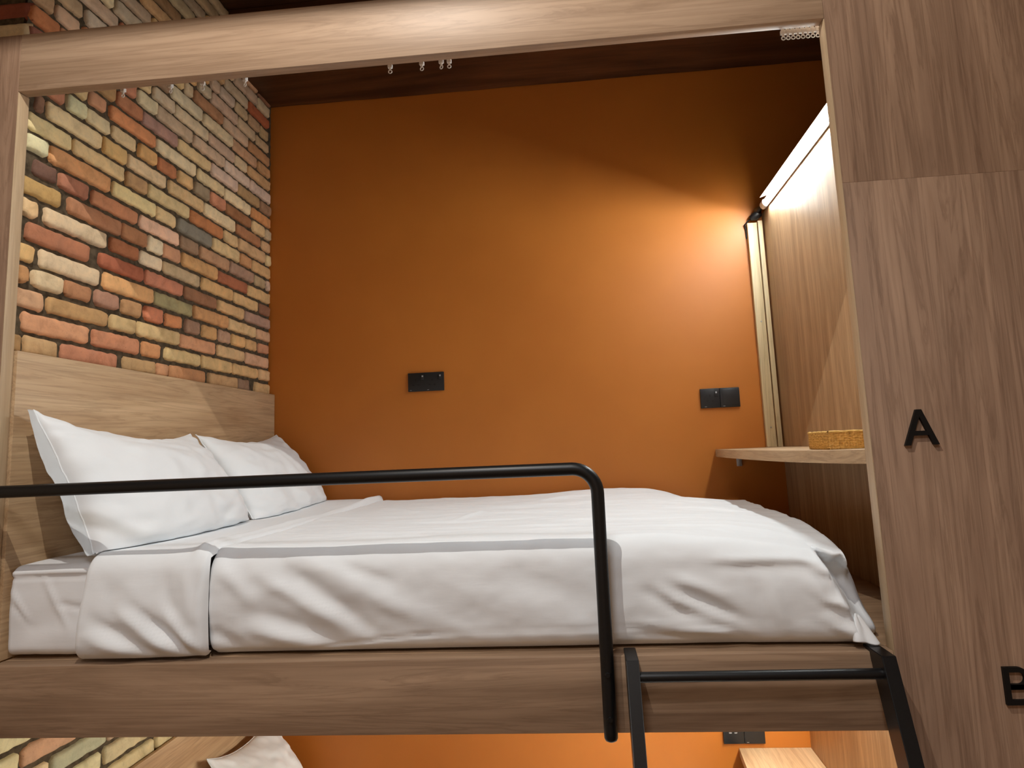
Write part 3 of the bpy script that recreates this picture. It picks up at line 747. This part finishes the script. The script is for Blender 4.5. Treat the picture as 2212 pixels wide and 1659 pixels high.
# ------------------------------------------------------------------ woven tray on the desk
def tray():
    x0, y0, rot = 1.8935, .305, math.radians(0)
    t = thing('woven_tray', 'small straw woven tray on the desk shelf by the letter panel', 'tray', (2.0, .36, .386))
    z0, z1 = .3868, .4275; X0, X1, Y0, Y1 = 1.902, 2.085, .235, .375
    def wall(a, b):
        bm = bmesh.new(); n = int((Vector(b)-Vector(a)).length/.006); m = 7; g = []
        d = (Vector(b)-Vector(a)); L = d.length; d.normalize(); q = Vector((d.y, -d.x, 0))
        N = n*6; M = m*6
        for i in range(N+1):
            row = []
            for j in range(M+1):
                s, r = i/6, j/6
                # over-under weave relief
                cell = (int(s)+int(r)) % 2
                hgt = .0014*math.sin(math.pi*(s % 1))*(1 if cell else .25)+.0012*math.sin(math.pi*(r % 1))*(1 if not cell else .4)
                hgt += .0008*noise.noise((s*1.7, r*1.7, 2))
                p = Vector(a)+d*(L*i/N)+Vector((0, 0, (z1-z0)*j/M))+q*hgt
                row.append(bm.verts.new(p))
            g.append(row)
        for u, v in zip(g, g[1:]):
            for j in range(M): bm.faces.new((u[j], v[j], v[j+1], u[j+1]))
        bmesh.ops.solidify(bm, geom=bm.faces[:], thickness=.003)
        link('woven_side', bm, STRAW, t, True)
    P = [(X0, Y0, z0), (X1, Y0, z0), (X1, Y1, z0), (X0, Y1, z0)]
    for i in range(4): wall(P[i], P[(i+1) % 4])
    bm = bmesh.new(); add_box(bm, X0, X1, Y0, Y1, z0-.0004, z0+.003, .001); link('bottom', bm, STRAW, t, 40)
    bm = bmesh.new(); rp = []
    for a, b in zip(P, P[1:]+P[:1]):
        for k in range(12): 
            q = Vector(a).lerp(Vector(b), k/12); rp.append((q.x, q.y, z1+.0006*math.sin(k*2.2)))
    rp.append(rp[0]); add_tube(bm, rp, .0028, 10, False); link('rim', bm, STRAW, t, True)
tray()

# ------------------------------------------------------------------ room lamp and added fill light (above and behind the camera's view)
dl = thing('ceiling_lamp', 'white ceiling lamp in the aisle before the bunk, with an added light-blocking flap', 'light', (.92, -.97, 2.235))
box('housing', WHITEP, .92-.36, .92+.36, -.97-.06, -.97+.2, 2.215, 2.2345, dl)
box('added_light_block', WHITEP, .92-.36, .92+.36, -.97+.2, -.97+.204, 2.014, 2.2345, dl)  # unseen plate added to keep the spot off the orange wall
def area(name, loc, target, power, col, sx, sy, parent=None, spread=math.pi):
    l = bpy.data.lights.new(name, 'AREA'); l.shape = 'RECTANGLE'; l.size = sx; l.size_y = sy; l.energy = power; l.color = col; l.spread = spread
    o = bpy.data.objects.new(name, l); COL.objects.link(o); o.location = loc
    o.rotation_euler = (Vector(target)-Vector(loc)).to_track_quat('-Z', 'Y').to_euler(); return o
sp = bpy.data.lights.new('spot_bulb', 'SPOT'); sp.energy = 88; sp.color = (1, .94, .86); sp.spot_size = math.radians(165); sp.spot_blend = .3; sp.shadow_soft_size = .006
so = bpy.data.objects.new('spot_bulb', sp); COL.objects.link(so); so.location = (.92, -.97, 2.16)
so.rotation_euler = (Vector((.92, -.9, 0))-Vector((.92, -.97, 2.16))).to_track_quat('-Z', 'Y').to_euler()
area('aisle_fill_light', (1.0, -2.2, 2.2), (1.0, -2.2, 0), 33, (.97, .97, 1), .5, .5, None, math.radians(132))  # invented soft fill for the frame and bed fronts, no known fixture

# ------------------------------------------------------------------ camera and view
R = [[0.9955101673,0.0845933929,-0.0424672183],[-0.0531829783,0.1287453780,-0.9902505736],[-0.0783011977,0.9880630473,0.1326662614]]
C = Vector((1.3203, -1.3891, .4152))
cam = bpy.data.cameras.new('camera'); co = bpy.data.objects.new('camera', cam); COL.objects.link(co)
cam.sensor_width = 36; cam.sensor_fit = 'HORIZONTAL'; cam.lens = 36*1420.2357/2212
cam.shift_x = -31.5371/2212; cam.shift_y = -47.3017/2212
cam.clip_start = .02; cam.clip_end = 50
r, d, f = (Vector(x) for x in R)
M = Matrix((r, -d, -f)).transposed().to_4x4(); M.translation = C
co.matrix_world = M; S.camera = co
w = bpy.data.worlds.new('world'); S.world = w; w.use_nodes = True
w.node_tree.nodes['Background'].inputs[0].default_value = (1, .9, .8, 1); w.node_tree.nodes['Background'].inputs[1].default_value = .02
S.view_settings.view_transform = 'Standard'; S.view_settings.look = 'None'; S.view_settings.gamma = 1; S.view_settings.use_curve_mapping = False
S.view_settings.exposure = 0.0
S.cycles.max_bounces = 10; S.cycles.diffuse_bounces = 6
